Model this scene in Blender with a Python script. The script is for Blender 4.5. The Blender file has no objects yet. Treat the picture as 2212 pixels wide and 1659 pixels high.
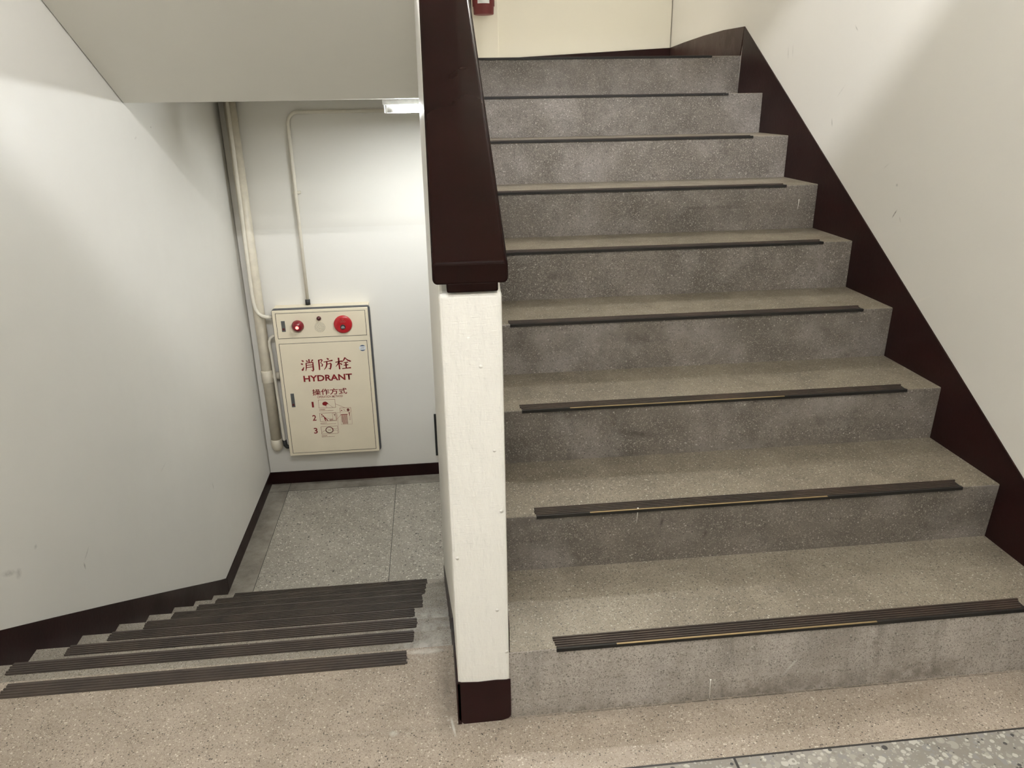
import bpy, bmesh, math, random
from mathutils import Vector, Matrix
random.seed(7)
S = bpy.context.scene
COL = S.collection
PI = math.pi

# ------------------------------------------------------------------ camera
cam_d = bpy.data.cameras.new('camera')
cam = bpy.data.objects.new('camera', cam_d)
COL.objects.link(cam)
YAW, PITCH, ROLL = 0.1003, -0.3605, -0.0163
_f = Vector((math.sin(YAW) * math.cos(PITCH), math.cos(YAW) * math.cos(PITCH), math.sin(PITCH)))
_r0 = Vector((math.cos(YAW), -math.sin(YAW), 0.0))
_u0 = _r0.cross(_f)
_r = _r0 * math.cos(ROLL) + _u0 * math.sin(ROLL)
_u = -_r0 * math.sin(ROLL) + _u0 * math.cos(ROLL)
M4 = Matrix((( _r.x, _u.x, -_f.x, -0.1181), (_r.y, _u.y, -_f.y, -1.3519), (_r.z, _u.z, -_f.z, 1.3118), (0, 0, 0, 1)))
cam.matrix_world = M4
cam_d.sensor_fit = 'HORIZONTAL'
cam_d.sensor_width = 36.0
cam_d.lens = 1633.0 * 36.0 / 2212.0
cam_d.clip_start = 0.02
S.camera = cam

# ------------------------------------------------------------------ world, exposure
S.view_settings.view_transform = 'Standard'
S.view_settings.look = 'None'
S.view_settings.gamma = 1.0
S.view_settings.use_curve_mapping = False
S.view_settings.exposure = 0.0
wd = bpy.data.worlds.new('world'); S.world = wd; wd.use_nodes = True
wd.node_tree.nodes['Background'].inputs[0].default_value = (1.0, 0.95, 0.85, 1)
wd.node_tree.nodes['Background'].inputs[1].default_value = 0.0
LAMP_LOW, LAMP_UP, LAMP_HALL, LAMP_ADDED = 430.0, 560.0, 255.0, 345.0   # tube radiance: lower landing, upper landing, this landing, added shaded lamp behind its beam

# ------------------------------------------------------------------ dimensions (metres; x right, y into the stairs, z up)
R_ = 0.165; TU = 0.2951            # rising flight
RD = 0.1607; TD = 0.268; Y1 = 0.2405   # descending flight
XR = 1.3517; XL = -1.4538; CWL = -0.114
YF = 4.0212; YU = 3.466
ZL = -9 * RD; ZU = 9 * R_; ZC = 1.322
YB = -3.2; ZTOP = 5.8; ZH = 3.00
def xcw(y): return CWL - 0.016 * max(0.0, y)     # left face of the centre wall

# ------------------------------------------------------------------ helpers
def tag(o, label=None, cat=None, group=None, kind=None):
    if label: o['label'] = label
    if cat: o['category'] = cat
    if group: o['group'] = group
    if kind: o['kind'] = kind
    return o
def thing(name, loc, label, cat, group=None):
    o = bpy.data.objects.new(name, None); COL.objects.link(o); o.location = loc
    o.empty_display_size = 0.05
    return tag(o, label, cat, group)
class MB:
    def __init__(s): s.bm = bmesh.new()
    def poly(s, pts, mi=0):
        f = s.bm.faces.new([s.bm.verts.new(p) for p in pts]); f.material_index = mi; return f
    def box(s, a, b, mi=0):
        x0, y0, z0 = a; x1, y1, z1 = b
        v = [s.bm.verts.new(p) for p in ((x0,y0,z0),(x1,y0,z0),(x1,y1,z0),(x0,y1,z0),(x0,y0,z1),(x1,y0,z1),(x1,y1,z1),(x0,y1,z1))]
        for q in ((3,2,1,0),(4,5,6,7),(0,1,5,4),(1,2,6,5),(2,3,7,6),(3,0,4,7)):
            f = s.bm.faces.new([v[i] for i in q]); f.material_index = mi
    def prism_yz(s, pts, x0, x1, mi=0, mis=None):
        """pts (y,z) extruded in x; x0/x1 may be functions of y; mis: material per side"""
        fx0 = x0 if callable(x0) else (lambda y: x0); fx1 = x1 if callable(x1) else (lambda y: x1)
        a = [s.bm.verts.new((fx0(y), y, z)) for y, z in pts]; b = [s.bm.verts.new((fx1(y), y, z)) for y, z in pts]
        n = len(pts)
        s.bm.faces.new(a).material_index = mi; s.bm.faces.new(b[::-1]).material_index = mi
        for i in range(n):
            f = s.bm.faces.new((a[i], b[i], b[(i+1) % n], a[(i+1) % n])); f.material_index = mis[i] if mis else mi
    def prism_xz(s, pts, y0, y1, mi=0):
        a = [s.bm.verts.new((x, y0, z)) for x, z in pts]; b = [s.bm.verts.new((x, y1, z)) for x, z in pts]
        n = len(pts)
        s.bm.faces.new(a).material_index = mi; s.bm.faces.new(b[::-1]).material_index = mi
        for i in range(n): s.bm.faces.new((a[i], b[i], b[(i+1) % n], a[(i+1) % n])).material_index = mi
    def tube(s, pts, r, n=14, caps=True, mi=0):
        pts = [Vector(p) for p in pts]; rs = r if isinstance(r, (list, tuple)) else [r] * len(pts)
        t = [(pts[min(i+1, len(pts)-1)] - pts[max(i-1, 0)]).normalized() for i in range(len(pts))]
        ref = Vector((0, 1, 0)) if abs(t[0].y) < 0.9 else Vector((1, 0, 0))
        u = t[0].cross(ref).normalized(); rings = []
        for i, p in enumerate(pts):
            u = (u - t[i] * u.dot(t[i])).normalized(); v = t[i].cross(u)
            rings.append([s.bm.verts.new(p + (u * math.cos(k*2*PI/n) + v * math.sin(k*2*PI/n)) * rs[i]) for k in range(n)])
        for i in range(len(rings) - 1):
            for k in range(n):
                f = s.bm.faces.new((rings[i][k], rings[i][(k+1) % n], rings[i+1][(k+1) % n], rings[i+1][k])); f.smooth = True; f.material_index = mi
        if caps:
            s.bm.faces.new(rings[0][::-1]).material_index = mi; s.bm.faces.new(rings[-1]).material_index = mi
    def lathe(s, c, axis, prof, n=32, mi=0):
        """prof list of (dist along axis, radius)"""
        ax = Vector(axis).normalized(); c = Vector(c)
        s.tube([c + ax * d for d, _ in prof], [max(r, 1e-5) for _, r in prof], n, True, mi)
    def build(s, name, mats, parent=None, bevel=0.0, seg=2, loc=None, angle=35):
        bm = s.bm
        bmesh.ops.recalc_face_normals(bm, faces=bm.faces)
        off = Vector((0, 0, 0))
        if parent is not None:
            q = parent
            while q is not None: off += q.location; q = q.parent
        elif loc is not None: off = Vector(loc)
        bmesh.ops.translate(bm, verts=bm.verts, vec=-off)
        me = bpy.data.meshes.new(name); bm.to_mesh(me); bm.free()
        for m in (mats if isinstance(mats, (list, tuple)) else [mats]): me.materials.append(m)
        o = bpy.data.objects.new(name, me); COL.objects.link(o)
        if parent is not None: o.parent = parent
        elif loc is not None: o.location = loc
        if bevel:
            b = o.modifiers.new('bevel', 'BEVEL'); b.width = bevel; b.segments = seg; b.limit_method = 'ANGLE'; b.angle_limit = math.radians(angle)
        return o
def struct(name, mb, mats, label, cat, bevel=0.0):
    o = mb.build(name, mats, None, bevel)
    return tag(o, label, cat, None, 'structure')
def arc(c, r, a0, a1, n, plane='xz', k=0.0):
    out = []
    for i in range(n + 1):
        a = a0 + (a1 - a0) * i / n
        p, q = c[0] + r * math.cos(a), c[1] + r * math.sin(a)
        out.append((p, k, q) if plane == 'xz' else (k, p, q))
    return out
def rrect(x0, x1, z0, z1, r, n=5):
    pts = []
    for cx, cz, a in ((x1-r, z1-r, 0), (x0+r, z1-r, PI/2), (x0+r, z0+r, PI), (x1-r, z0+r, 3*PI/2)):
        for i in range(n + 1):
            t = a + PI/2 * i / n; pts.append((cx + r*math.cos(t), cz + r*math.sin(t)))
    return pts

# ------------------------------------------------------------------ materials
class NT:
    def __init__(s, name):
        s.m = bpy.data.materials.new(name); s.m.use_nodes = True
        s.t = s.m.node_tree; s.n = s.t.nodes; s.l = s.t.links
        s.b = s.n['Principled BSDF']
        s.pos = s.n.new('ShaderNodeNewGeometry').outputs['Position']
    def put(s, sock, v):
        if isinstance(v, bpy.types.NodeSocket): s.l.new(v, sock)
        elif v is not None:
            if sock.type == 'RGBA' and not isinstance(v, (int, float)) and len(v) == 3: v = (*v, 1)
            sock.default_value = v
    def math(s, op, a, b=None, c=None, clamp=False):
        n = s.n.new('ShaderNodeMath'); n.operation = op; n.use_clamp = clamp
        for i, v in enumerate((a, b, c)):
            if v is not None: s.put(n.inputs[i], v)
        return n.outputs[0]
    def mapr(s, v, a, b, c=0.0, d=1.0, smooth=False):
        n = s.n.new('ShaderNodeMapRange'); n.interpolation_type = 'SMOOTHSTEP' if smooth else 'LINEAR'
        for i, q in enumerate((v, a, b, c, d)): s.put(n.inputs[i], q)
        return n.outputs[0]
    def mix(s, f, a, b, mode='MIX'):
        n = s.n.new('ShaderNodeMix'); n.data_type = 'RGBA'; n.blend_type = mode
        s.put(n.inputs[0], f); s.put(n.inputs[6], a); s.put(n.inputs[7], b)
        return n.outputs[2]
    def noise(s, scale, detail=4, rough=0.55, vec=None, stretch=None):
        v = vec or s.pos
        if stretch:
            m = s.n.new('ShaderNodeVectorMath'); m.operation = 'MULTIPLY'; s.put(m.inputs[0], v); m.inputs[1].default_value = stretch; v = m.outputs[0]
        n = s.n.new('ShaderNodeTexNoise'); s.put(n.inputs['Vector'], v)
        n.inputs['Scale'].default_value = scale; n.inputs['Detail'].default_value = detail; n.inputs['Roughness'].default_value = rough
        return n.outputs['Fac']
    def xyz(s):
        n = s.n.new('ShaderNodeSeparateXYZ'); s.put(n.inputs[0], s.pos); return n.outputs
    def bump(s, h, strength, dist):
        n = s.n.new('ShaderNodeBump'); s.put(n.inputs['Height'], h)
        n.inputs['Strength'].default_value = strength; n.inputs['Distance'].default_value = dist
        s.l.new(n.outputs[0], s.b.inputs['Normal'])
    def chips(s, scale, rmax, seed=0.0):
        """stone chips: returns (mask, random a, random b)"""
        ad = s.n.new('ShaderNodeVectorMath'); ad.operation = 'ADD'; s.put(ad.inputs[0], s.pos); ad.inputs[1].default_value = (seed, seed*1.7, seed*0.6)
        v = s.n.new('ShaderNodeTexVoronoi'); s.put(v.inputs['Vector'], ad.outputs[0]); v.inputs['Scale'].default_value = scale
        c = s.n.new('ShaderNodeSeparateColor'); s.l.new(v.outputs['Color'], c.inputs[0])
        rad = s.math('MULTIPLY', c.outputs[1], rmax)
        d = s.math('SUBTRACT', rad, v.outputs['Distance'])
        return s.mapr(d, 0.0, 0.06), c.outputs[0], c.outputs[2]
    def ramp(s, f, stops, const=True):
        n = s.n.new('ShaderNodeValToRGB'); s.put(n.inputs[0], f)
        cr = n.color_ramp; cr.interpolation = 'CONSTANT' if const else 'LINEAR'
        while len(cr.elements) < len(stops): cr.elements.new(0.5)
        for e, (p, c) in zip(cr.elements, stops): e.position = p; e.color = (*c, 1)
        return n.outputs[0]
    def ell(s, c, rot, half, soft=0.4):
        """soft ellipse mask (a stain, scuff or drip with a shape of its own)"""
        n = s.n.new('ShaderNodeMapping'); n.vector_type = 'TEXTURE'; s.put(n.inputs[0], s.pos)
        n.inputs['Location'].default_value = c; n.inputs['Rotation'].default_value = rot; n.inputs['Scale'].default_value = half
        l = s.n.new('ShaderNodeVectorMath'); l.operation = 'LENGTH'; s.l.new(n.outputs[0], l.inputs[0])
        return s.mapr(l.outputs['Value'], 1.0, 1.0 - soft, 0.0, 1.0)
    def done(s, col, rough, spec=0.5):
        s.put(s.b.inputs['Base Color'], col); s.put(s.b.inputs['Roughness'], rough)
        s.b.inputs['Specular IOR Level'].default_value = spec
        return s.m
def plain(name, col, rough=0.5, metal=0.0, nscale=30, namt=0.12, emit=None, es=0.0, bump=0.0, coat=0.0):
    t = NT(name); n = t.noise(nscale, 3)
    c = t.mix(t.mapr(n, 0.3, 0.7), tuple(x*(1-namt) for x in col), tuple(min(1, x*(1+namt)) for x in col))
    t.b.inputs['Metallic'].default_value = metal
    t.b.inputs['Coat Weight'].default_value = coat
    if emit: t.put(t.b.inputs['Emission Color'], emit); t.b.inputs['Emission Strength'].default_value = es
    if bump: t.bump(t.noise(nscale*2, 4), 0.4, bump)
    return t.done(c, rough)

def wall_mat(name, col, marks=(), paintline=None, bumpd=0.002):
    t = NT(name)
    n = t.noise(1.3, 3); c = t.mix(t.mapr(n, 0.3, 0.7), tuple(x*0.965 for x in col), col)
    if paintline is not None:                              # an older coat ends at a level line
        z = t.xyz()[2]
        c = t.mix(t.mapr(z, paintline-0.004, paintline+0.004), c, t.mix(1.0, c, (0.965, 0.96, 0.95), 'MULTIPLY'))
    for (ctr, rot, half, k, mc) in marks:
        m = t.math('MULTIPLY', t.ell(ctr, rot, half, 0.7), t.mapr(t.noise(90, 3), 0.35, 0.65, k*0.45, k))
        c = t.mix(m, c, mc)
    fine = t.noise(220, 3); mid = t.noise(14, 4)
    t.bump(t.math('ADD', t.math('MULTIPLY', fine, 0.25), mid), 0.25, bumpd)
    return t.done(c, t.mapr(mid, 0.3, 0.7, 0.42, 0.55), 0.4)

DK = (0.10, 0.085, 0.06); GY = (0.30, 0.28, 0.24)
def scuff_x(x, y, z, ly, lz, ang, k=0.8, c=DK): return ((x, y, z), (ang, 0, 0), (0.5, ly, lz), k, c)
CREAM = (0.785, 0.76, 0.70)
m_wall_r = wall_mat('cream_paint_right', CREAM, [
    scuff_x(XR, 0.964, 0.949, 0.020, 0.0035, -0.95, 0.95), scuff_x(XR, 0.93, 0.935, 0.012, 0.003, 1.0, 0.35),
    scuff_x(XR, 1.436, 1.213, 0.018, 0.004, 1.25, 0.5), scuff_x(XR, 1.86, 1.469, 0.03, 0.003, 1.35, 0.45),
    scuff_x(XR, 1.82, 1.475, 0.03, 0.003, 1.4, 0.4), scuff_x(XR, 1.40, 1.32, 0.04, 0.004, -0.7, 0.25, GY),
    scuff_x(XR, 0.976, 1.037, 0.008, 0.006, 0, 0.35), scuff_x(XR, 1.35, 1.52, 0.02, 0.003, 0.7, 0.4),
    scuff_x(XR, 0.766, 0.713, 0.06, 0.006, -0.5, 0.3, (0.9, 0.86, 0.76)), scuff_x(XR, 1.05, 1.09, 0.02, 0.003, -0.6, 0.3, GY)])
m_wall_l = wall_mat('cream_paint_left', CREAM, [
    scuff_x(XL, 0.755, -0.018, 0.045, 0.012, -0.5, 0.5, GY), scuff_x(XL, 0.80, -0.05, 0.02, 0.02, -0.3, 0.45, GY),
    scuff_x(XL, 1.21, -0.243, 0.035, 0.004, 0.5, 0.45), scuff_x(XL, 1.176, -0.275, 0.006, 0.018, 0.1, 0.5),
    scuff_x(XL, 2.696, -0.757, 0.006, 0.03, 0.1, 0.35), scuff_x(XL, 2.05, -0.31, 0.05, 0.004, 0.15, 0.3, GY),
    scuff_x(XL, 0.92, -0.03, 0.012, 0.01, 0, 0.3), scuff_x(XL, 2.70, 1.21, 0.006, 0.005, 0, 0.8), scuff_x(XL, 2.47, 1.17, 0.02, 0.006, 0.2, 0.35, GY)])
m_wall_f = wall_mat('cream_paint_far', CREAM, paintline=0.50)
m_wall_p = wall_mat('cream_paint_centre', (0.80, 0.775, 0.71), bumpd=0.006)
m_wall_u = wall_mat('cream_paint_upper', (0.80, 0.765, 0.66))
m_soffit = wall_mat('cream_paint_soffit', (0.76, 0.73, 0.65))

def pillar_mat():
    t = NT('cream_gloss_paint_pillar'); col = (0.82, 0.795, 0.735)
    n = t.noise(6, 3); c = t.mix(t.mapr(n, 0.3, 0.7), tuple(x*0.97 for x in col), col)
    mid = t.noise(28, 4, stretch=(1.6, 1, 0.5)); drip, _, _ = t.chips(22, 0.22, 3.1); fine = t.noise(160, 2, stretch=(0.3, 1, 3))
    h = t.math('ADD', t.math('ADD', mid, t.math('MULTIPLY', drip, 0.5)), t.math('MULTIPLY', fine, 0.15))
    t.bump(h, 0.8, 0.006)
    return t.done(c, 0.45, 0.45)
m_pillar = pillar_mat()

def red_paint(name, col, worn=0.0, rough=0.3, spec=0.3):
    t = NT(name); n = t.noise(5, 4)
    c = t.mix(t.mapr(n, 0.35, 0.7), col, tuple(x*0.75 for x in col))
    if worn:
        w = t.mapr(t.noise(9, 5, 0.65), 0.5, 0.75, 0, worn); c = t.mix(w, c, (0.10, 0.075, 0.062))
    t.bump(t.noise(60, 3), 0.2, 0.002)
    return t.done(c, t.mapr(n, 0.3, 0.7, rough, rough+0.12), spec)
m_red = red_paint('dark_maroon_paint', (0.017, 0.0055, 0.005), spec=0.14)
m_red_worn = red_paint('scuffed_maroon_paint', (0.040, 0.019, 0.016), 0.6, spec=0.15)
m_rail = red_paint('maroon_gloss_rail_paint', (0.0095, 0.0036, 0.0029), rough=0.3, spec=0.0); m_rail.node_tree.nodes['Principled BSDF'].inputs['Coat Weight'].default_value = 0.15; m_rail.node_tree.nodes['Principled BSDF'].inputs['Coat Roughness'].default_value = 0.12

FINE = {'tread': [(0, (0.03, 0.025, 0.02)), (0.10, (0.11, 0.092, 0.068)), (0.36, (0.19, 0.162, 0.118)), (0.68, (0.29, 0.253, 0.192)), (0.90, (0.50, 0.46, 0.39))],
        'strip': [(0, (0.03, 0.025, 0.02)), (0.10, (0.20, 0.16, 0.12)), (0.34, (0.32, 0.265, 0.205)), (0.66, (0.45, 0.385, 0.31)), (0.90, (0.66, 0.61, 0.53))]}
def terrazzo(name, kind):
    t = NT(name); big = t.noise(2.2, 4, 0.6); mid = t.noise(9, 5, 0.62); tiny = t.noise(420, 2)
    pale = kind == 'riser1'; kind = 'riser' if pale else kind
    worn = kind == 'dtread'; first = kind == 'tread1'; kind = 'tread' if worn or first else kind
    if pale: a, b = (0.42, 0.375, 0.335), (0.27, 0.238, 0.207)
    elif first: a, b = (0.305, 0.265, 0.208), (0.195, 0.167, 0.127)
    elif worn: a, b = (0.37, 0.335, 0.285), (0.25, 0.225, 0.19)
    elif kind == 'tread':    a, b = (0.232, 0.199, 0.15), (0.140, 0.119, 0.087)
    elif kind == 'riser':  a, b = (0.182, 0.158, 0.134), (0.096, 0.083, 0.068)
    elif kind == 'strip':  a, b = (0.45, 0.378, 0.312), (0.33, 0.273, 0.22)
    else:                  a, b = (0.42, 0.385, 0.325), (0.30, 0.272, 0.228)
    k = t.math('ADD', t.math('MULTIPLY', big, 0.5), t.math('MULTIPLY', mid, 0.5))
    c = t.mix(t.mapr(k, 0.38, 0.62), a, b)
    c = t.mix(t.mapr(tiny, 0.3, 0.75, 0, 0.45), c, t.mix(1.0, c, (0.62, 0.60, 0.57), 'MULTIPLY'))
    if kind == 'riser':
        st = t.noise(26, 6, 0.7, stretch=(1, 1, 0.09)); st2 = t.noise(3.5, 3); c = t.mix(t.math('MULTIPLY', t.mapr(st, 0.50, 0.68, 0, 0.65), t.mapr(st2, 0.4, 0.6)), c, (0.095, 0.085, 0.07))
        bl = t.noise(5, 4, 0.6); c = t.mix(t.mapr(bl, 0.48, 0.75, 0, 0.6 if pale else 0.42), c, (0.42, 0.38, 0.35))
        layers = ((420, 0.72, 0.6, 1.0), (210, 0.55, 0.6, 5.0), (110, 0.26, 0.6, 2.7))
    elif kind in ('tread', 'strip'):
        layers = ((430, 0.72, 0.65, 2.0), (235, 0.60, 0.75, 7.0), (135, 0.30, 0.9, 3.6))
    else:
        layers = ((260, 0.5, 0.6, 3.0), (80, 0.60, 0.85, 9.0), (120, 0.5, 0.85, 4.4))
    ch = t.ramp
    for sc, rm, op, seed in layers:
        m, ra, rb = t.chips(sc, rm, seed)
        if kind == 'riser':
            col = t.ramp(ra, [(0, (0.05, 0.045, 0.036)), (0.10, (0.098, 0.085, 0.070)), (0.40, (0.172, 0.150, 0.127)), (0.62, (0.265, 0.236, 0.203)), (0.92, (0.46, 0.425, 0.375))])
        elif kind == 'panel':
            col = t.ramp(ra, [(0, (0.045, 0.042, 0.04)), (0.08, (0.17, 0.155, 0.13)), (0.25, (0.34, 0.31, 0.26)), (0.55, (0.50, 0.47, 0.41)), (0.85, (0.70, 0.67, 0.60))])
        else:
            col = t.ramp(ra, FINE[kind])
        c = t.mix(t.math('MULTIPLY', m, op), c, col)
    return t, c, mid, tiny
WHT = (0.62, 0.60, 0.56)
def tz(name, kind, rough, marks=()):
    t, c, mid, tiny = terrazzo(name, kind)
    for ctr, rot, half, k, mc in marks:
        m = t.math('MULTIPLY', t.ell(ctr, rot, half, 0.8), t.mapr(t.noise(40, 4), 0.35, 0.6, 0, k)); c = t.mix(m, c, mc)
    t.bump(t.math('ADD', mid, t.math('MULTIPLY', tiny, 0.3)), 0.25, 0.0012 if kind != 'riser' else 0.003)
    return t.done(c, t.mapr(mid, 0.3, 0.7, rough - 0.06, rough + 0.08), 0.4)
m_tread = tz('terrazzo_tread', 'tread', 0.42, [((0.22, 0.285, 0.33), (0,0,0), (0.02, 0.012, 0.3), 0.5, (0.14,0.11,0.08)),
    ((0.68, 1.70, 0.99), (0,0,0), (0.05, 0.03, 0.02), 0.6, (0.13,0.11,0.08)), ((0.55, 1.43, 0.825), (0,0,0), (0.05, 0.03, 0.02), 0.6, (0.13,0.11,0.08))])
DG = (0.045, 0.037, 0.03)
m_riser = tz('terrazzo_riser', 'riser', 0.6, [((0.43, 0.295, 0.285), (0,0.2,0), (0.006, 0.1, 0.02), 0.8, DG), ((0.68, 0.295, 0.305), (0,0.5,0), (0.018, 0.1, 0.006), 0.9, DG), ((0.55, 0.29, 0.24), (0,0.3,0), (0.008, 0.1, 0.016), 0.7, DG),
    ((0.45, 0.59, 0.40), (0,0.15,0), (0.09, 0.1, 0.016), 0.7, DG), ((0.52, 0.885, 0.60), (0,0,0), (0.10, 0.1, 0.030), 0.6, DG), ((0.30, 1.18, 0.74), (0,0,0), (0.06, 0.1, 0.02), 0.5, DG),
    ((0.95, 1.475, 0.915), (0,0,0), (0.16, 0.1, 0.010), 0.6, DG), ((0.34, 2.06, 1.22), (0,0.3,0), (0.008, 0.1, 0.03), 0.8, DG), ((0.30, 1.77, 1.11), (0,0,0), (0.006, 0.1, 0.03), 0.7, DG), ((0.22, 1.77, 1.105), (0,0,0), (0.005, 0.1, 0.035), 0.7, DG)])
GR = (0.13, 0.108, 0.085)
m_riser1 = tz('terrazzo_riser_scuffed_lit', 'riser1', 0.6, [((0.62, -0.02, 0.012), (0,0,0), (0.26, 0.2, 0.040), 0.75, GR), ((0.98, -0.02, 0.02), (0,0,0), (0.20, 0.2, 0.045), 0.7, GR),
    ((0.25, -0.02, 0.0), (0,0,0), (0.4, 0.2, 0.022), 0.6, GR), ((0.86, -0.01, 0.11), (0,0.4,0), (0.02, 0.1, 0.006), 0.7, GR), ((0.66, -0.01, 0.07), (0,-0.9,0), (0.05, 0.1, 0.004), 0.3, WHT)])  # scuffs and grime over a base lightened for light bounced off the floor
m_tread1 = tz('terrazzo_tread_pale', 'tread1', 0.42)  # paler base colour for the first tread, same roughness as the others
m_dtread = tz('terrazzo_tread_descending', 'dtread', 0.45, [
    ((-0.20, 0.42, -RD), (0,0,0.2), (0.12, 0.10, 0.03), 0.75, WHT), ((-0.20, 0.68, -2*RD), (0,0,0), (0.13, 0.09, 0.03), 0.8, WHT),
    ((-0.21, 0.96, -3*RD), (0,0,0), (0.12, 0.09, 0.03), 0.7, WHT)])

def floor_mat():
    """landing where the flights meet: brown fine terrazzo apron, then coarse pale panels beyond a dark inlay line"""
    t, fine, mid, tiny = terrazzo('terrazzo_landing', 'strip')
    x, y, z = t.xyz()
    big = t.mix(t.mapr(t.noise(3, 4), 0.35, 0.65), (0.31, 0.29, 0.26), (0.24, 0.222, 0.195))
    for sc, rm, op, seed in ((170, 0.55, 0.8, 2.2), (58, 0.74, 0.9, 6.3), (95, 0.62, 0.9, 1.3)):
        m, ra, rb = t.chips(sc, rm, seed)
        col = t.ramp(ra, [(0, (0.03, 0.03, 0.032)), (0.06, (0.26, 0.25, 0.24)), (0.25, (0.25, 0.23, 0.20)), (0.45, (0.36, 0.335, 0.295)), (0.72, (0.52, 0.50, 0.455))])
        big = t.mix(t.math('MULTIPLY', m, op), big, col)
    c = t.mix(t.mapr(y, -0.1885, -0.1865), big, fine)
    for ctr, rot, half, k, mc in [((-0.13, -0.03, 0), (0,0,0.15), (0.004, 0.035, 0.1), 1.0, (0.8,0.78,0.74)), ((-0.262, -0.035, 0), (0,0,0), (0.012, 0.01, 0.1), 0.9, WHT),
            ((-0.19, 0.225, 0), (0,0,0), (0.055, 0.012, 0.1), 0.9, WHT), ((-0.14, 0.10, 0), (0,0,0), (0.04, 0.22, 0.1), 0.6, (0.13,0.105,0.08)),
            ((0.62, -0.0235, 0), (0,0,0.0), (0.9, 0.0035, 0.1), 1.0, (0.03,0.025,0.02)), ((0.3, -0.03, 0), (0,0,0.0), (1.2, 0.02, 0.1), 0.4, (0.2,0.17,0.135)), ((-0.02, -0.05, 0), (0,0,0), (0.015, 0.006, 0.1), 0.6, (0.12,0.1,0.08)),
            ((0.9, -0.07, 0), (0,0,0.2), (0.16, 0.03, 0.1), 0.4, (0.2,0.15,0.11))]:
        m = t.math('MULTIPLY', t.ell(ctr, rot, half, 0.7), t.mapr(t.noise(60, 3), 0.3, 0.6, k*0.2, k)); c = t.mix(m, c, mc)
    t.bump(t.math('ADD', mid, t.math('MULTIPLY', tiny, 0.3)), 0.2, 0.0012)
    return t.done(c, t.mapr(mid, 0.3, 0.7, 0.36, 0.5), 0.4)
m_floor = floor_mat()
def floor_low_mat():
    t, c, mid, tiny = terrazzo('terrazzo_lower_landing', 'panel')
    x, y, z = t.xyz()
    bord = t.mix(t.mapr(t.noise(6, 5, 0.65), 0.35, 0.65), (0.33, 0.30, 0.25), (0.17, 0.15, 0.125))
    m, ra, rb = t.chips(280, 0.5, 5.5); bord = t.mix(t.math('MULTIPLY', m, 0.5), bord, t.ramp(ra, [(0, (0.12,0.1,0.08)), (0.5, (0.36,0.33,0.28))]))
    inb = t.math('MAXIMUM', t.mapr(x, -1.3095, -1.3105), t.mapr(y, 3.8835, 3.8845))
    c = t.mix(inb, c, bord)
    def line(v, k, h=0.0025): return t.mapr(t.math('ABSOLUTE', t.math('SUBTRACT', v, k)), h, h*0.5)
    ln = t.math('MAXIMUM', line(x, -1.31), t.math('MAXIMUM', t.math('MULTIPLY', line(x, -0.4985), t.math('LESS_THAN', y, 3.884)), line(y, 3.884, 0.003)))
    c = t.mix(ln, c, (0.035, 0.03, 0.026))
    t.bump(mid, 0.2, 0.0012)
    return t.done(c, 0.42, 0.4)
m_floor_low = floor_low_mat()

def nosing_mat(name, a, b, rough):
    t = NT(name); n = t.noise(8, 5, 0.65); c = t.mix(t.mapr(n, 0.35, 0.65), a, b)
    d, ra, _ = t.chips(45, 0.10, 4.0); c = t.mix(t.math('MULTIPLY', d, t.math('GREATER_THAN', ra, 0.72)), c, (0.5, 0.47, 0.42))
    return t.done(c, t.mapr(n, 0.3, 0.7, rough, rough+0.15), 0.2)
m_nose = nosing_mat('dark_brown_rubber_nosing', (0.052, 0.036, 0.028), (0.030, 0.023, 0.019), 0.38)
m_nose_d = nosing_mat('worn_brown_rubber_nosing', (0.070, 0.054, 0.044), (0.048, 0.039, 0.034), 0.42)
m_nose_lip = nosing_mat('black_nosing_lip', (0.012, 0.011, 0.010), (0.018, 0.016, 0.014), 0.45)
m_brass = plain('worn_brass_edge', (0.30, 0.22, 0.115), 0.45, 0.6)
m_inlay = plain('black_inlay_strip', (0.02, 0.017, 0.016), 0.5)
m_drip = plain('white_paint_drip', (0.78, 0.76, 0.70), 0.5)
m_cab = None
def cabinet_mat():
    t = NT('cream_enamel_cabinet'); col = (0.80, 0.71, 0.54)
    c = t.mix(t.mapr(t.noise(5, 3), 0.3, 0.7), tuple(x*0.95 for x in col), col)
    m, ra, _ = t.chips(26, 0.17, 11.0)
    dense = t.ell((-0.66, 3.9, -0.99), (0,0,0), (0.07, 0.5, 0.14), 1.0)
    m2, rb, _ = t.chips(75, 0.34, 8.0)
    sp = t.math('MAXIMUM', t.math('MULTIPLY', m, t.math('GREATER_THAN', ra, 0.55)), t.math('MULTIPLY', t.math('MULTIPLY', m2, t.math('GREATER_THAN', rb, 0.6)), t.mapr(dense, 0.1, 0.5)))
    dense2 = t.ell((-0.74, 3.9, -0.235), (0,0,0), (0.1, 0.5, 0.025), 1.0)
    sp = t.math('MAXIMUM', sp, t.math('MULTIPLY', t.math('MULTIPLY', m2, t.math('GREATER_THAN', rb, 0.6)), t.mapr(dense2, 0.1, 0.5)))
    c = t.mix(sp, c, (0.05, 0.035, 0.025))
    return t.done(c, 0.38, 0.5)
m_cab = cabinet_mat()
m_gask = plain('dark_grey_rubber_seal', (0.075, 0.075, 0.078), 0.55)
m_seam = plain('black_seam', (0.012, 0.011, 0.01), 0.6)
m_print = plain('dark_red_print', (0.21, 0.009, 0.012), 0.45)
m_print_l = plain('faded_red_print', (0.36, 0.13, 0.10), 0.5)
m_latch = plain('grey_latch_plate', (0.13, 0.135, 0.13), 0.4, 0.3)
m_latch_r = plain('red_latch_button', (0.10, 0.02, 0.02), 0.4)
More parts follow.
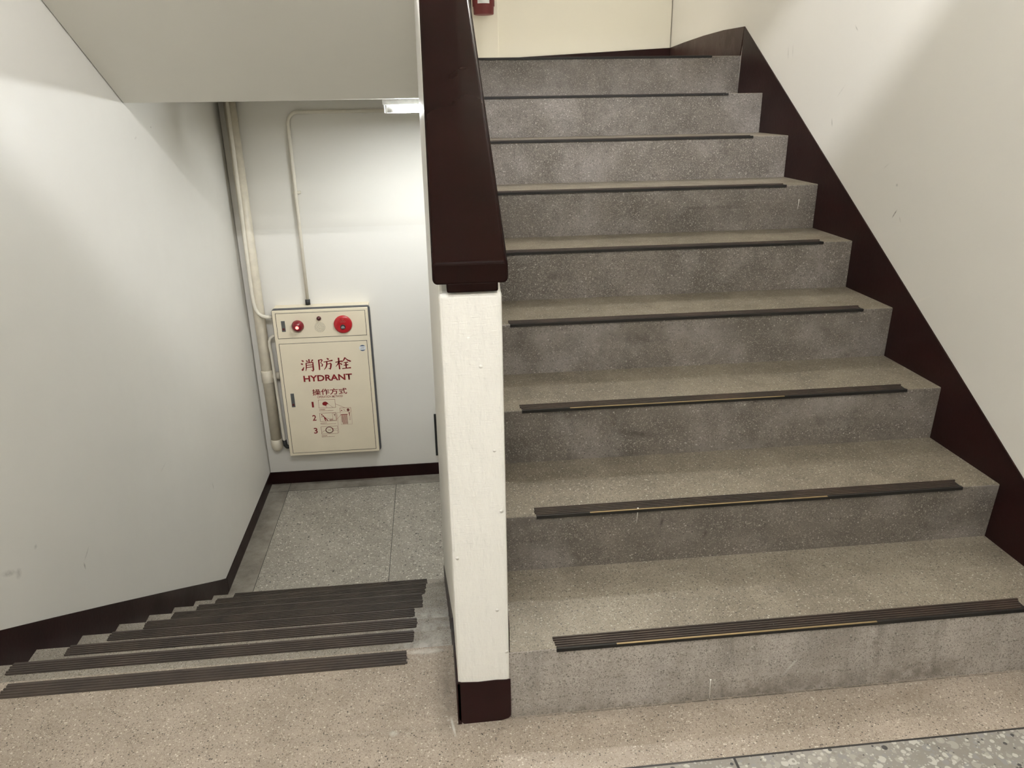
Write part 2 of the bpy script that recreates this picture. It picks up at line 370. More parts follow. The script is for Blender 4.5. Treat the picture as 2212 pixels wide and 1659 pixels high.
m_btn = plain('red_enamel', (0.42, 0.012, 0.018), 0.3, coat=0.4)
m_lens = plain('dark_red_lens', (0.20, 0.004, 0.012), 0.12, coat=0.6)
m_glow = plain('lit_red_bulb', (0.9, 0.05, 0.05), 0.3, emit=(1.0, 0.12, 0.10), es=6.0)
m_led = plain('dark_red_led', (0.08, 0.006, 0.01), 0.15, coat=0.5)
m_grey_hole = plain('grey_plastic', (0.28, 0.28, 0.27), 0.5)
m_black = plain('black_plastic', (0.012, 0.012, 0.012), 0.45)
m_white = plain('white_sticker_paper', (0.72, 0.73, 0.74), 0.5)
m_blue = plain('blue_sticker_print', (0.07, 0.10, 0.16), 0.5)
m_pipe = plain('cream_painted_pipe', (0.66, 0.60, 0.48), 0.42, nscale=18, namt=0.08)
m_conduit = plain('cream_painted_conduit', (0.74, 0.69, 0.58), 0.42, nscale=18, namt=0.05)
m_fix = plain('white_enamel_fixture', (0.82, 0.82, 0.80), 0.35)
m_tube_l = plain('lit_cool_tube', (0.9, 0.9, 0.9), 0.4, emit=(0.96, 1.0, 1.02), es=LAMP_LOW)
m_tube_u = plain('lit_warm_tube', (0.9, 0.9, 0.9), 0.4, emit=(1.0, 0.98, 0.95), es=LAMP_UP)
m_tube_h = plain('lit_hall_tube', (0.9, 0.9, 0.9), 0.4, emit=(0.975, 0.99, 1.02), es=LAMP_HALL)
m_tube_c = plain('lit_added_tube', (0.9, 0.9, 0.9), 0.4, emit=(0.98, 0.99, 1.02), es=LAMP_ADDED)
m_ext = plain('red_extinguisher_paint', (0.12, 0.006, 0.008), 0.5)
m_steel = plain('steel', (0.5, 0.5, 0.5), 0.3, 0.9)

# ------------------------------------------------------------------ the setting: floors, walls, ceilings
b = MB()
b.box((XL, YB, -0.16), (XR, -0.012, 0.0)); b.box((XL, -0.012, -0.16), (-0.114, Y1, 0.0))
struct('floor', b, m_floor, 'brown terrazzo landing floor at the foot of the rising flight', 'floor')
b = MB(); b.box((XL, Y1 + 8*TD, ZL - 0.15), (XR, YF, ZL))
struct('floor_lower', b, m_floor_low, 'grey terrazzo floor of the lower landing in front of the hydrant cabinet', 'floor')
b = MB(); b.box((XL, 8*TU + 0.24, ZC), (XR, YF + 0.1, ZU))
struct('floor_upper', b, [m_soffit], 'upper landing slab above the lower landing', 'floor')
b = MB(); b.box((XL - 0.15, YB, -1.7), (XL - 0.004, YF + 0.1, ZTOP))
struct('wall_left', b, m_wall_l, 'cream wall on the left of the descending flight', 'wall')
b = MB(); b.box((XR + 0.004, YB, -1.7), (XR + 0.15, YF + 0.1, ZTOP))
struct('wall_right', b, m_wall_r, 'cream wall on the right of the rising flight', 'wall')
b = MB(); b.box((XL, YF, ZL - 0.15), (XR, YF + 0.12, ZC))
struct('wall_far_lower', b, m_wall_f, 'white painted wall carrying the hydrant cabinet on the lower landing', 'wall')
b = MB(); b.box((XL, YU, ZU), (XR, YU + 0.12, ZTOP)); b.box((XL, YU - 0.05, ZU), (0.318, YU, ZTOP))
struct('wall_far_upper', b, m_wall_u, 'cream wall at the back of the upper landing behind the fire extinguisher', 'wall', 0.006)
b = MB(); b.box((XL, YB - 0.12, -0.1), (XR, YB, ZTOP))
struct('wall_back', b, m_wall_u, 'cream wall behind the camera on this landing', 'wall')
b = MB(); b.box((XL, YB, ZH), (XR, 0.0, ZH + 0.12))
struct('ceiling', b, m_soffit, 'ceiling over this landing', 'ceiling')
b = MB(); b.box((XL, YB, ZTOP), (XR, YU, ZTOP + 0.1))
struct('ceiling_upper', b, m_soffit, 'ceiling at the top of the stairwell', 'ceiling')
b = MB(); b.box((XL, -0.24, 2.72), (XR, 0.0, ZH))
struct('trim_2', b, m_soffit, 'unseen cream beam at the edge of this landing ceiling, sized to trim the light bands', 'beam')  # out of view, depth set to cut the lamp bands off above
# soffit of the flight climbing back over the descending stairs
SL = 0.577
def zs(y): return ZC + SL * (2.39 - y)
b = MB()
b.prism_yz([(2.39, ZC), (8*TU + 0.24, ZC), (8*TU + 0.24, ZU), (2.36, ZU + 0.16), (0.0, ZU + 0.16 + SL*2.36), (0.0, zs(0.0))], XL, lambda y: xcw(y) + 0.004)
struct('ceiling_soffit', b, m_soffit, 'sloping grey beige underside of the flight above, over the descending stairs', 'ceiling')
b = MB(); b.prism_yz([(0.0, 2.85), (2.36, ZH + 0.56*2.36), (YU, ZH + 0.56*2.36), (YU, ZH + 0.56*2.36 + 0.17), (2.3, ZH + 0.56*2.36 + 0.17), (0.0, ZH + 0.15)], 0.0, XR)
b.box((XL, 2.36, ZH + 0.56*2.36), (0.0, YU, ZH + 0.56*2.36 + 0.17))
struct('ceiling_flight', b, m_soffit, 'underside of the next rising flight above', 'ceiling')

# centre wall between the two flights, and its continuation above
b = MB()
top = lambda y: 0.990 + 0.571 * (y + 0.024)
b.prism_yz([(-0.024, 0.0), (-0.024, 0.986), (0.004, 0.990), (1.48, top(1.48)), (2.40, top(1.48)), (2.40, ZL), (2.39, ZL - 0.1), (0.3, -0.4), (0.2, -0.03), (0.0, -0.0)], xcw, 0.0)
wc = struct('wall_center', b, m_pillar, 'cream plastered parapet wall between the two flights, its narrow end facing us', 'wall', 0.007)
b = MB(); H_ = 1.23
b.prism_yz([(1.48, top(1.48)), (2.40, top(1.48)), (2.40, zs(2.40) + H_), (0.0, zs(0) + H_), (0.0, zs(0))], xcw, 0.0)
struct('wall_center_upper', b, m_wall_p, 'cream parapet wall of the flight above', 'wall')

# maroon skirting
b = MB()
pts = [(YB, 0.11), (-0.03, 0.11)]
stair_top = [(0.222, 0.377), (2.338, 1.607)]
b.prism_yz([(0.0, 0.0), (0.0, 0.25)] + stair_top + [(8*TU, ZU - 0.30), (0.30, -0.08)], XR, XR + 0.012)
struct('trim_right_stair', b, m_red, 'dark maroon painted stringer band on the right wall along the rising steps', 'trim')
b = MB()
b.prism_yz([(8*TU, ZU), (2.338, 1.607)] + [(2.60, 1.612), (2.885, 1.608), (3.2, 1.597), (YU, 1.584)] + [(YU, ZU)], XR - 0.001, XR + 0.011)
struct('baseboard_upper_right', b, m_red_worn, 'scuffed maroon skirting on the right wall of the upper landing', 'baseboard')
b = MB(); b.prism_xz([(0.318, ZU), (XR, ZU), (XR, 1.584), (0.53, 1.545), (0.318, 1.535)], YU - 0.006, YU + 0.004)
b.prism_xz([(0.0, ZU), (0.325, ZU), (0.325, 1.525), (0.0, 1.52)], YU - 0.056, YU - 0.046)
struct('baseboard_upper_far', b, m_red, 'maroon skirting along the back wall of the upper landing', 'baseboard')
b = MB()
b.prism_yz([(0.20, 0.12), (0.33, 0.04), (0.638, -0.138), (0.916, -0.304), (1.321, -0.548), (1.95, -0.93), (2.55, -1.297), (2.642, -1.350),
            (2.642, ZL), (2.3, ZL), (0.2, -0.26)], XL - 0.012, XL)
struct('trim_left_stair', b, m_red, 'dark maroon painted stringer band on the left wall along the descending steps', 'trim')
b = MB(); b.prism_yz([(2.642, -1.350), (YF, ZL + 0.098), (YF, ZL), (2.642, ZL)], XL - 0.010, XL + 0.001)
struct('baseboard_left', b, m_red, 'maroon skirting on the left wall of the lower landing', 'baseboard')
b = MB(); b.box((XL, YF - 0.008, ZL), (XR, YF + 0.004, ZL + 0.098))
struct('baseboard_far', b, m_red, 'maroon skirting under the hydrant cabinet wall', 'baseboard')
b = MB(); b.box((XL - 0.008, YB, 0.0), (XL + 0.002, 0.2, 0.11)); b.box((XR - 0.002, YB, 0.0), (XR + 0.008, -0.02, 0.11))
struct('baseboard_landing', b, m_red, 'maroon skirting along this landing', 'baseboard')
# painted foot of the pillar, a little ragged at its right lower corner
b = MB()
b.prism_xz([(-0.1155, 0.014), (-0.105, 0.0), (-0.02, 0.001), (-0.004, 0.006), (0.001, 0.014), (0.0015, 0.04), (0.0015, 0.085), (0.0015, 0.1125), (-0.03, 0.1145), (-0.07, 0.113), (-0.1155, 0.1165)], -0.0265, -0.0225)
struct('baseboard_pillar', b, m_red, 'maroon painted foot of the parapet end facing us', 'baseboard')
b = MB()
lo = lambda y: xcw(y) - 0.004
b.prism_yz([(-0.0265, 0.0), (-0.0265, 0.112), (0.22, 0.10), (2.40, -1.21), (2.40, ZL), (2.38, ZL), (0.24, -0.16), (0.24, 0.0)], lo, lambda y: xcw(y) + 0.004)
struct('trim_center_left', b, m_red, 'maroon skirting on the left face of the parapet beside the descending steps', 'trim')
b = MB()
b.prism_yz([(0.0, 0.165), (0.0, 0.245), (0.03, 0.262), (2.36, 1.57), (2.36, 1.40), (0.1, 0.14)], -0.003, 0.0035)
struct('trim_center_right', b, m_red, 'maroon skirting on the right face of the parapet beside the rising steps', 'trim')
b = MB(); b.box((XL, -0.1895, -0.01), (XR, -0.1855, 0.0008)); b.box((0.4555, YB, -0.01), (0.4605, -0.1895, 0.0008))
struct('trim_1', b, m_inlay, 'black inlay line in the terrazzo landing floor', 'trim')

# ------------------------------------------------------------------ stairs
def strip(parent, x0, x1, ye, zt, d, m, lipm, brass=False, taper=0.0, lip=0.007, w=0.0076):
    """ye nosing edge; d=+1: tread lies at y>ye (rising flight), d=-1: tread lies at y<ye"""
    b = MB()
    for i in range(5):
        ya = ye + d * (0.001 + i * w); yb = ya + d * (w * 0.70)
        xa = x0 + taper * random.uniform(0, 1) + (taper * 0.8 if i == 0 else 0); xb = x1 - taper * random.uniform(0, 1) - (taper * (4 - i) if d > 0 else taper * 1.2 * (4 - i) * 0)
        b.prism_yz([(ya, zt - 0.004), (ya + d*0.0008, zt + 0.0034), (yb - d*0.0008, zt + 0.0034), (yb, zt - 0.004)], xa, xb)
    b.box((x0 + 0.006, min(ye, ye + d*5*w), zt - 0.004), (x1 - 0.006, max(ye, ye + d*5*w), zt + 0.0012), 1)
    b.box((x0 + taper, min(ye + d*0.004, ye - d*0.0045), zt - lip), (x1 - taper, max(ye + d*0.004, ye - d*0.0045), zt + 0.0015), 1)
    mats = [m, lipm]
    if brass:
        b.box((x0 + 0.14, min(ye - d*0.001, ye - d*0.005), zt + 0.0006), (x1 - 0.38, max(ye - d*0.001, ye - d*0.005), zt + 0.0022), 2); mats.append(m_brass)
    return b.build('nosing_strip', mats, parent)

up = thing('staircase', (0.65, 0.0, 0.0), 'grey terrazzo staircase rising on the right with black ribbed nosings', 'stairs')
XS = {1: (0.104, 1.238), 2: (0.100, 1.248), 3: (0.100, 1.248), 4: (0.10, 1.254), 5: (0.105, 1.248), 6: (0.105, 1.230), 7: (0.105, 1.205), 8: (0.10, 1.20), 9: (0.09, 1.22)}
DB = {1: -0.020, 2: 0.010, 3: 0.006, 4: 0.004, 5: 0.0, 6: 0.0, 7: 0.0, 8: 0.0, 9: 0.0}
for k in range(1, 10):
    ya = (k-1)*TU; yb = k*TU if k < 9 else 8*TU + 0.24
    nb = ya + DB[k]                                         # foot of this riser
    nxt = (k*TU + DB.get(k+1, 0)) if k < 9 else yb
    b = MB()
    zb = (k-1)*R_
    if k == 9: prof = [(nb, zb), (ya, k*R_), (yb, k*R_), (yb, ZC), (ya + 0.03, ZC), (ya, zb - 0.06)]
    elif k == 1: prof = [(nb, 0.0), (ya, R_), (nxt + 0.03, R_), (nxt + 0.03, 0.03), (0.05, -0.02), (nb, -0.02)]
    else: prof = [(nb, zb), (ya, k*R_), (nxt + 0.03, k*R_), (nxt + 0.03, k*R_ - 0.17), (ya, zb - 0.12), (nb, zb - 0.05)]
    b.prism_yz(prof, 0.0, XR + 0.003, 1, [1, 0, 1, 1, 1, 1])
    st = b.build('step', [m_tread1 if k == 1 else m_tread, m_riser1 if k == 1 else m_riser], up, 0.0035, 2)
    strip(st, XS[k][0], XS[k][1], ya, k*R_, +1, m_nose, m_nose_lip, brass=k in (1, 2, 3), taper=0.004)
    drips = {1: [(0.465, 0.003, 0.052)], 2: [(0.3635, 0.290, 0.333)], 6: [(1.282, 0.900, 0.935)]}.get(k, [])
    for dx, z0, z1 in drips:
        b = MB(); t0 = (z0 - zb)/R_; t1 = min(1.0, (z1 - zb)/R_)
        f0 = nb + (ya - nb)*t0; f1 = nb + (ya - nb)*t1
        b.tube([(dx, f0 - 0.0005, z0), (dx + 0.001, f1 - 0.0005, z1 - 0.006), (dx + 0.001, f1 - 0.0005, z1)], [0.0008, 0.0013, 0.0022], 8)
        b.build('paint_drip', m_drip, st)

dn = thing('staircase', (-0.7, Y1, 0.0), 'terrazzo staircase descending on the left to the hydrant landing, close set brown nosings', 'stairs')
XD = {1: (-1.205, -0.236), 2: (-1.362, -0.233), 3: (-1.356, -0.236), 4: (-1.356, -0.258), 5: (-1.350, -0.238), 6: (-1.352, -0.250), 7: (-1.345, -0.246), 8: (-1.349, -0.25), 9: (-1.342, -0.252)}
strip(dn, XD[1][0], XD[1][1], Y1 - 0.012, 0.0, -1, m_nose_d, m_nose_d, taper=0.004, lip=0.004, w=0.0092)
for k in range(2, 10):
    z = -(k-1)*RD; ya = Y1 + (k-2)*TD; yb = Y1 + (k-1)*TD
    b = MB()
    b.prism_yz([(ya, z), (yb, z), (yb, z - RD), (yb - 0.02, z - RD - 0.1), (ya, z - 0.25)], XL - 0.003, lambda y: xcw(y) - 0.001, 1, [0, 1, 1, 1, 1])
    st = b.build('step', [m_dtread, m_riser], dn, 0.003, 2)
    strip(st, XD[k][0], XD[k][1], yb, z, -1, m_nose_d, m_nose_d, taper=0.004, lip=0.010, w=0.0092)

# ------------------------------------------------------------------ handrail
hr = thing('handrail', (-0.056, -0.03, 0.99), 'dark maroon gloss handrail capping the parapet beside the rising steps', 'handrail')
b = MB()
pr = rrect(-0.1235, 0.0115, 1.0035, 1.0445, 0.009, 5)
y0, y1_ = -0.031, 1.44
a = [b.bm.verts.new((x, y0, z)) for x, z in pr]; c = [b.bm.verts.new((x - 0.012*0, y1_, z + 0.571*(y1_ - y0))) for x, z in pr]
b.bm.faces.new(a); b.bm.faces.new(c[::-1])
for i in range(len(pr)):
    f = b.bm.faces.new((a[i], c[i], c[(i+1) % len(pr)], a[(i+1) % len(pr)])); f.smooth = False
b.build('rail_cap', m_rail, hr, 0.005, 3, angle=50)
b = MB()
b.prism_yz([(-0.0305, 0.990), (-0.0305, 1.008), (0.03, 1.04), (0.03, 1.012), (0.0, 0.992)], -0.099, -0.007)
b.build('end_block', m_rail, hr, 0.003, 2)

# ------------------------------------------------------------------ hydrant cabinet
FY = 3.885
cab = thing('hydrant_cabinet', (-0.93, YF, -1.16), 'cream hydrant cabinet with red lettering on the lower landing wall', 'cabinet')
b = MB(); b.box((-1.259, 3.93, -1.150), (-0.600, YF, -0.034)); b.build('body', m_cab, cab, 0.004)
b = MB(); b.prism_xz(rrect(-1.268, -0.590, -1.160, -0.034, 0.022, 6), 3.906, 3.934); b.build('rubber_seal', m_gask, cab, 0.004)
b = MB()
fr = rrect(-1.262, -0.603, -1.156, -0.0425, 0.004, 3)
b.prism_xz(fr, FY + 0.002, 3.908)
b.build('front_frame', m_cab, cab, 0.003)
def panel(name, x0, x1, z0, z1):
    b = MB(); b.box((x0 - 0.003, FY + 0.0012, z0 - 0.003), (x1 + 0.003, FY + 0.006, z1 + 0.003)); s = b.build('seam', m_seam, cab)
    b = MB(); b.box((x0, FY - 0.001, z0), (x1, FY + 0.005, z1)); o = b.build(name, m_cab, cab, 0.0015)
    s.parent = o; return o
pan = panel('control_panel', -1.237, -0.625, -0.2415, -0.0625)
door = panel('door', -1.237, -0.628, -1.1325, -0.2845)
PY = FY - 0.001
def latch(par, x, z, w, h):
    b = MB(); b.box((x - w/2, PY - 0.002, z - h/2), (x + w/2, PY + 0.001, z + h/2)); l = b.build('latch', m_latch, par, 0.001)
    b = MB(); b.box((x - w/2 + 0.005, PY - 0.004, z - h/2 + 0.012), (x + w/2 - 0.005, PY, z - h/2 + 0.026)); b.build('latch_button', m_latch_r, l)
latch(pan, -1.1925, -0.1535, 0.026, 0.078); latch(door, -1.191, -0.711, 0.025, 0.106)
b = MB(); b.lathe((-1.094, PY, -0.1555), (0, -1, 0), [(0, 0.043), (0.006, 0.043), (0.010, 0.040), (0.022, 0.037), (0.032, 0.028), (0.037, 0.014), (0.038, 0.0)], 32)
al = b.build('alarm_lamp', m_lens, cab)
b = MB(); b.lathe((-1.094, PY - 0.0345, -0.158), (0, -1, 0), [(0, 0.013), (0.003, 0.0115), (0.0055, 0.0)], 20); b.build('bulb', m_glow, al)
b = MB(); b.lathe((-0.944, PY, -0.1065), (0, -1, 0), [(0, 0.0165), (0.005, 0.016), (0.012, 0.012), (0.015, 0.0)], 24); b.build('indicator_lamp', m_led, cab)
b = MB()
b.lathe((-0.943, PY + 0.001, -0.1695), (0, -1, 0), [(0, 0.0375), (0.0018, 0.0375)], 32)
for rr in (0.035, 0.028, 0.021, 0.014, 0.007):
    nh = max(6, int(rr * 1000))
    for i in range(nh):
        a = 2*PI*i/nh; cx, cz = -0.943 + rr*math.cos(a), -0.1695 + rr*math.sin(a)
        b.lathe((cx, PY - 0.0007, cz), (0, -1, 0), [(0, 0.0016), (0.0006, 0.0016)], 6, 1)
b.build('speaker_grille', [m_cab, m_seam], cab)
b = MB(); b.lathe((-0.781, PY, -0.155), (0, -1, 0), [(0, 0.064), (0.008, 0.064), (0.013, 0.060), (0.016, 0.053), (0.0165, 0.030), (0.0165, 0.0)], 40)
bt = b.build('alarm_button', m_btn, cab)
b = MB(); b.lathe((-0.782, PY - 0.0155, -0.172), (0, -1, 0), [(0, 0.018), (0.002, 0.018), (0.0025, 0.0155)], 24); b.build('button_well', m_black, bt)
b = MB(); b.prism_xz([(-0.795, -0.181), (-0.769, -0.181), (-0.771, -0.170), (-0.776, -0.165), (-0.788, -0.165), (-0.793, -0.170)], PY - 0.0188, PY - 0.016); b.build('push_plate', m_grey_hole, bt)
b = MB()
for cx, cz, r0 in ((-0.781, -0.118, 0.005), (-0.793, -0.133, 0.006), (-0.781, -0.133, 0.005), (-0.769, -0.133, 0.006)):
    b.tube([(cx + r0*math.cos(i*PI/5), PY - 0.0166, cz + r0*math.sin(i*PI/5)) for i in range(11)], 0.0009, 6)
b.build('embossed_mark', m_print_l, bt)
b = MB(); b.lathe((-0.661, PY, -0.3375), (0, -1, 0), [(0, 0.0235), (0.0006, 0.0235)], 32)
for i in range(2):
    b.prism_xz([(-0.661 + 0.0225*math.cos(a), -0.3375 + (0.0225*math.sin(a))*(1 if i == 0 else -1)) for a in [PI*0.2 + j*(PI*0.6)/10 for j in range(11)]], PY - 0.0011, PY - 0.0004, 1)
b.box((-0.674, PY - 0.0011, -0.3395), (-0.648, PY - 0.0004, -0.3365), 2)
b.build('round_sticker', [m_white, m_blue, m_latch], door)

# lettering -----------------------------------------------------------
LY = PY - 0.0009
def brush(strokes, x0, x1, z0, z1, name, par, mat, wk=1.4):
    """strokes: lists of (u, v, half width) in a unit square, v up -> tapered brush ribbons"""
    b = MB(); sx, sz = x1 - x0, z1 - z0
    for s in strokes:
        n = len(s); L = []; Rr = []
        for i, (u, v, w) in enumerate(s):
            p = Vector((s[max(i-1, 0)][0], s[max(i-1, 0)][1])); q = Vector((s[min(i+1, n-1)][0], s[min(i+1, n-1)][1]))
            d = (q - p).normalized(); nn = Vector((-d.y, d.x)) * w * wk
            L.append((u + nn.x, v + nn.y)); Rr.append((u - nn.x, v - nn.y))
        for i in range(n - 1):
            quad = [L[i], L[i+1], Rr[i+1], Rr[i]]
            b.poly([(x0 + u*sx, LY, z0 + v*sz) for u, v in quad])
    return b.build(name, mat, par)
XIAO = [[(0.08,0.90,0.02),(0.17,0.84,0.045),(0.21,0.79,0.03)], [(0.0,0.64,0.02),(0.09,0.60,0.045),(0.13,0.55,0.03)],
        [(0.03,0.08,0.05),(0.11,0.17,0.045),(0.20,0.36,0.012)],
        [(0.62,0.98,0.035),(0.62,0.72,0.035)], [(0.40,0.88,0.02),(0.48,0.80,0.04),(0.50,0.75,0.025)], [(0.90,0.92,0.035),(0.82,0.82,0.03),(0.74,0.74,0.012)],
        [(0.38,0.66,0.03),(0.38,0.45,0.032),(0.36,0.25,0.03),(0.30,0.02,0.012)],
        [(0.36,0.66,0.022),(0.60,0.685,0.025),(0.88,0.70,0.04),(0.87,0.40,0.038),(0.87,0.10,0.042),(0.82,0.00,0.04),(0.70,0.08,0.01)],
        [(0.40,0.48,0.02),(0.86,0.51,0.022)], [(0.39,0.31,0.02),(0.86,0.34,0.022)]]
FANG = [[(0.02,0.86,0.025),(0.26,0.90,0.035),(0.30,0.86,0.03),(0.18,0.62,0.02),(0.29,0.48,0.03),(0.25,0.34,0.035),(0.15,0.36,0.012)],
        [(0.06,0.88,0.035),(0.06,0.40,0.036),(0.05,0.02,0.03)],
        [(0.62,1.0,0.02),(0.70,0.92,0.045),(0.73,0.86,0.03)], [(0.38,0.68,0.025),(0.70,0.735,0.026),(1.0,0.79,0.045)],
        [(0.62,0.50,0.02),(0.86,0.545,0.035),(0.87,0.48,0.04),(0.83,0.22,0.038),(0.78,0.06,0.045),(0.66,0.13,0.01)],
        [(0.60,0.72,0.035),(0.58,0.45,0.034),(0.50,0.22,0.03),(0.36,0.02,0.01)]]
SHUAN = [[(0.0,0.62,0.025),(0.20,0.665,0.028),(0.44,0.71,0.04)], [(0.23,1.0,0.035),(0.23,0.5,0.034),(0.24,0.0,0.032)],
         [(0.22,0.62,0.03),(0.13,0.42,0.026),(0.0,0.24,0.010)], [(0.27,0.55,0.015),(0.38,0.44,0.04),(0.41,0.38,0.02)],
         [(0.66,1.0,0.04),(0.56,0.80,0.03),(0.40,0.58,0.010)], [(0.66,0.94,0.015),(0.80,0.76,0.035),(0.96,0.66,0.045),(1.02,0.645,0.01)],
         [(0.53,0.55,0.022),(0.82,0.585,0.035)], [(0.52,0.33,0.022),(0.82,0.365,0.032)], [(0.67,0.56,0.032),(0.67,0.08,0.032)], [(0.40,0.04,0.025),(0.70,0.075,0.026),(0.97,0.10,0.042)]]
brush(XIAO, -1.104, -1.008, -0.493, -0.400, 'lettering', door, m_print)
brush(FANG, -0.983, -0.880, -0.490, -0.401, 'lettering', door, m_print)
brush(SHUAN, -0.862, -0.752, -0.490, -0.402, 'lettering', door, m_print)
def text(s, x0, x1, z0, z1, mat, par, bold=0.0, name='lettering'):
    cu = bpy.data.curves.new('text', 'FONT'); cu.body = s; cu.size = 1.0; cu.offset = bold; cu.resolution_u = 3
    ob = bpy.data.objects.new('text', cu); COL.objects.link(ob)
    bpy.context.view_layer.update()
    me = bpy.data.meshes.new_from_object(ob.evaluated_get(bpy.context.evaluated_depsgraph_get()))
    COL.objects.unlink(ob); bpy.data.objects.remove(ob)
    xs = [v.co.x for v in me.vertices]; ys = [v.co.y for v in me.vertices]
    if not xs: return None
    bm = bmesh.new(); bm.from_mesh(me); bpy.data.meshes.remove(me)
    ax, bx, ay, by = min(xs), max(xs), min(ys), max(ys)
    for v in bm.verts:
        v.co = Vector((x0 + (v.co.x - ax)/(bx - ax)*(x1 - x0), LY, z0 + (v.co.y - ay)/(by - ay)*(z1 - z0)))
    b = MB(); b.bm.free(); b.bm = bm
    o = b.build(name, mat, par)
    return o
text('HYDRANT', -1.098, -0.753, -0.573, -0.526, m_print, door, 0.028)
text('操作方式', -1.048, -0.800, -0.681, -0.633, m_print, door, 0.012)
text('OPERATION METHOD', -1.016, -0.834, -0.7045, -0.6865, m_print_l, door, 0.012)
text('1', -1.061, -1.047, -0.774, -0.730, m_print, door, 0.018)
text('2', -1.067, -1.040, -0.879, -0.834, m_print, door, 0.018)
text('3', -1.068, -1.041, -0.983, -0.937, m_print, door, 0.018)
def outline(b, pts, w=0.0011, closed=True, mi=0):
    n = len(pts)
    for i in range(n if closed else n - 1):
        p = Vector(pts[i]); q = Vector(pts[(i+1) % n]); d = (q - p)
        if d.length < 1e-6: continue
        d.normalize(); nn = Vector((-d.y, d.x)) * w; p2 = p - d*w; q2 = q + d*w
        b.poly([(p2.x+nn.x, LY, p2.y+nn.y), (q2.x+nn.x, LY, q2.y+nn.y), (q2.x-nn.x, LY, q2.y-nn.y), (p2.x-nn.x, LY, p2.y-nn.y)], mi)
def rect(x0, x1, z0, z1): return [(x0, z0), (x1, z0), (x1, z1), (x0, z1)]
def fill(b, pts, mi=1): b.poly([(x, LY - 0.0003, z) for x, z in pts], mi)
def caption(b, x0, x1, z, rows=2):
    for r in range(rows):
        x = x0; zz = z + 0.0055 - r*0.0095; xe = x1 if r else x0 + (x1 - x0)*0.42
        while x < xe:
            w = random.uniform(0.002, 0.005); fill(b, rect(x, min(x + w, xe), zz - (0.0024 if r == 0 else 0.0015), zz + (0.0024 if r == 0 else 0.0015)), 0); x += w + 0.0016
b = MB()                                                    # step 1: a finger on the button
outline(b, rect(-1.012, -0.893, -0.7825, -0.7185))
fill(b, [(-0.985, -0.745), (-0.975, -0.735), (-0.962, -0.733), (-0.952, -0.738), (-0.945, -0.746), (-0.938, -0.758), (-0.948, -0.752), (-0.955, -0.758), (-0.961, -0.770), (-0.966, -0.764), (-0.975, -0.763), (-0.984, -0.757)])
outline(b, [(-0.938, -0.758), (-0.913, -0.7815)], 0.0008, False); outline(b, [(-0.961, -0.770), (-0.955, -0.7815)], 0.0008, False)
caption(b, -1.013, -0.910, -0.801)
b.build('diagram', [m_print_l, m_print], door)
b = MB()                                                    # step 2: a running figure with the hose
outline(b, rect(-1.014, -0.895, -0.8885, -0.8235)); outline(b, rect(-0.922, -0.899, -0.883, -0.828), 0.0007)
fill(b, [(-0.998 + 0.005*math.cos(i*PI/5), -0.835 + 0.005*math.sin(i*PI/5)) for i in range(10)])
fill(b, [(-0.996, -0.840), (-0.990, -0.839), (-0.974, -0.860), (-0.962, -0.874), (-0.956, -0.886), (-0.961, -0.886), (-0.970, -0.874), (-0.976, -0.871), (-0.971, -0.886), (-0.977, -0.886), (-0.983, -0.868), (-0.984, -0.857)])
fill(b, [(-1.006, -0.850), (-0.990, -0.848), (-0.989, -0.851), (-1.006, -0.853)])
outline(b, [(-0.985, -0.855), (-0.965, -0.862), (-0.944, -0.873), (-0.922, -0.872)], 0.0007, False)
fill(b, rect(-0.912, -0.902, -0.840, -0.836)); fill(b, rect(-0.908, -0.905, -0.852, -0.836))
for i in range(4): outline(b, [(-0.945, -0.876 - i*0.003), (-0.922, -0.875 - i*0.003)], 0.0007, False)
caption(b, -1.014, -0.902, -0.908)
b.build('diagram', [m_print_l, m_print], door)
b = MB()                                                    # step 3: a valve wheel
outline(b, rect(-1.014, -0.8945, -0.991, -0.9305))
ring = [(-0.955 + 0.026*math.cos(i*PI/12), -0.960 + 0.0235*math.sin(i*PI/12)) for i in range(24)]
outline(b, ring, 0.0026, True, 1)
outline(b, [(-0.968, -0.970), (-0.942, -0.951)], 0.0008, False); outline(b, [(-0.968, -0.950), (-0.942, -0.970)], 0.0008, False)
outline(b, [(-1.010, -0.978), (-0.996, -0.966), (-0.984, -0.963)], 0.0008, False); outline(b, [(-0.928, -0.948), (-0.912, -0.956), (-0.898, -0.951)], 0.0008, False); outline(b, [(-0.930, -0.972), (-0.914, -0.964), (-0.898, -0.97)], 0.0008, False)
fill(b, [(-0.938, -0.945), (-0.928, -0.948), (-0.925, -0.957), (-0.931, -0.966), (-0.934, -0.955)])
caption(b, -1.015, -0.921, -1.010)
b.build('diagram', [m_print_l, m_print], door)
b = MB()                                                    # the cabinet drawn open
outline(b, rect(-0.864, -0.784, -0.9225, -0.789), 0.0006); outline(b, rect(-0.862, -0.786, -0.822, -0.791), 0.0006)
fill(b, [(-0.805 + 0.0105*math.cos(i*PI/8), -0.8075 + 0.0125*math.sin(i*PI/8)) for i in range(16)], 0)
fill(b, [(-0.8105, -0.803), (-0.805, -0.799), (-0.7995, -0.803), (-0.8025, -0.805), (-0.8025, -0.8165), (-0.8075, -0.8165), (-0.8075, -0.805)])
fill(b, rect(-0.857, -0.848, -0.812, -0.806)); outline(b, [(-0.838, -0.806), (-0.832, -0.808), (-0.829, -0.811)], 0.0014, False)
fill(b, rect(-0.861, -0.812, -0.8445, -0.840)); fill(b, rect(-0.8575, -0.855, -0.903, -0.844))
for i in range(9): outline(b, [(-0.852 + i*0.0045, -0.845), (-0.852 + i*0.0045, -0.918)], 0.0012, False)
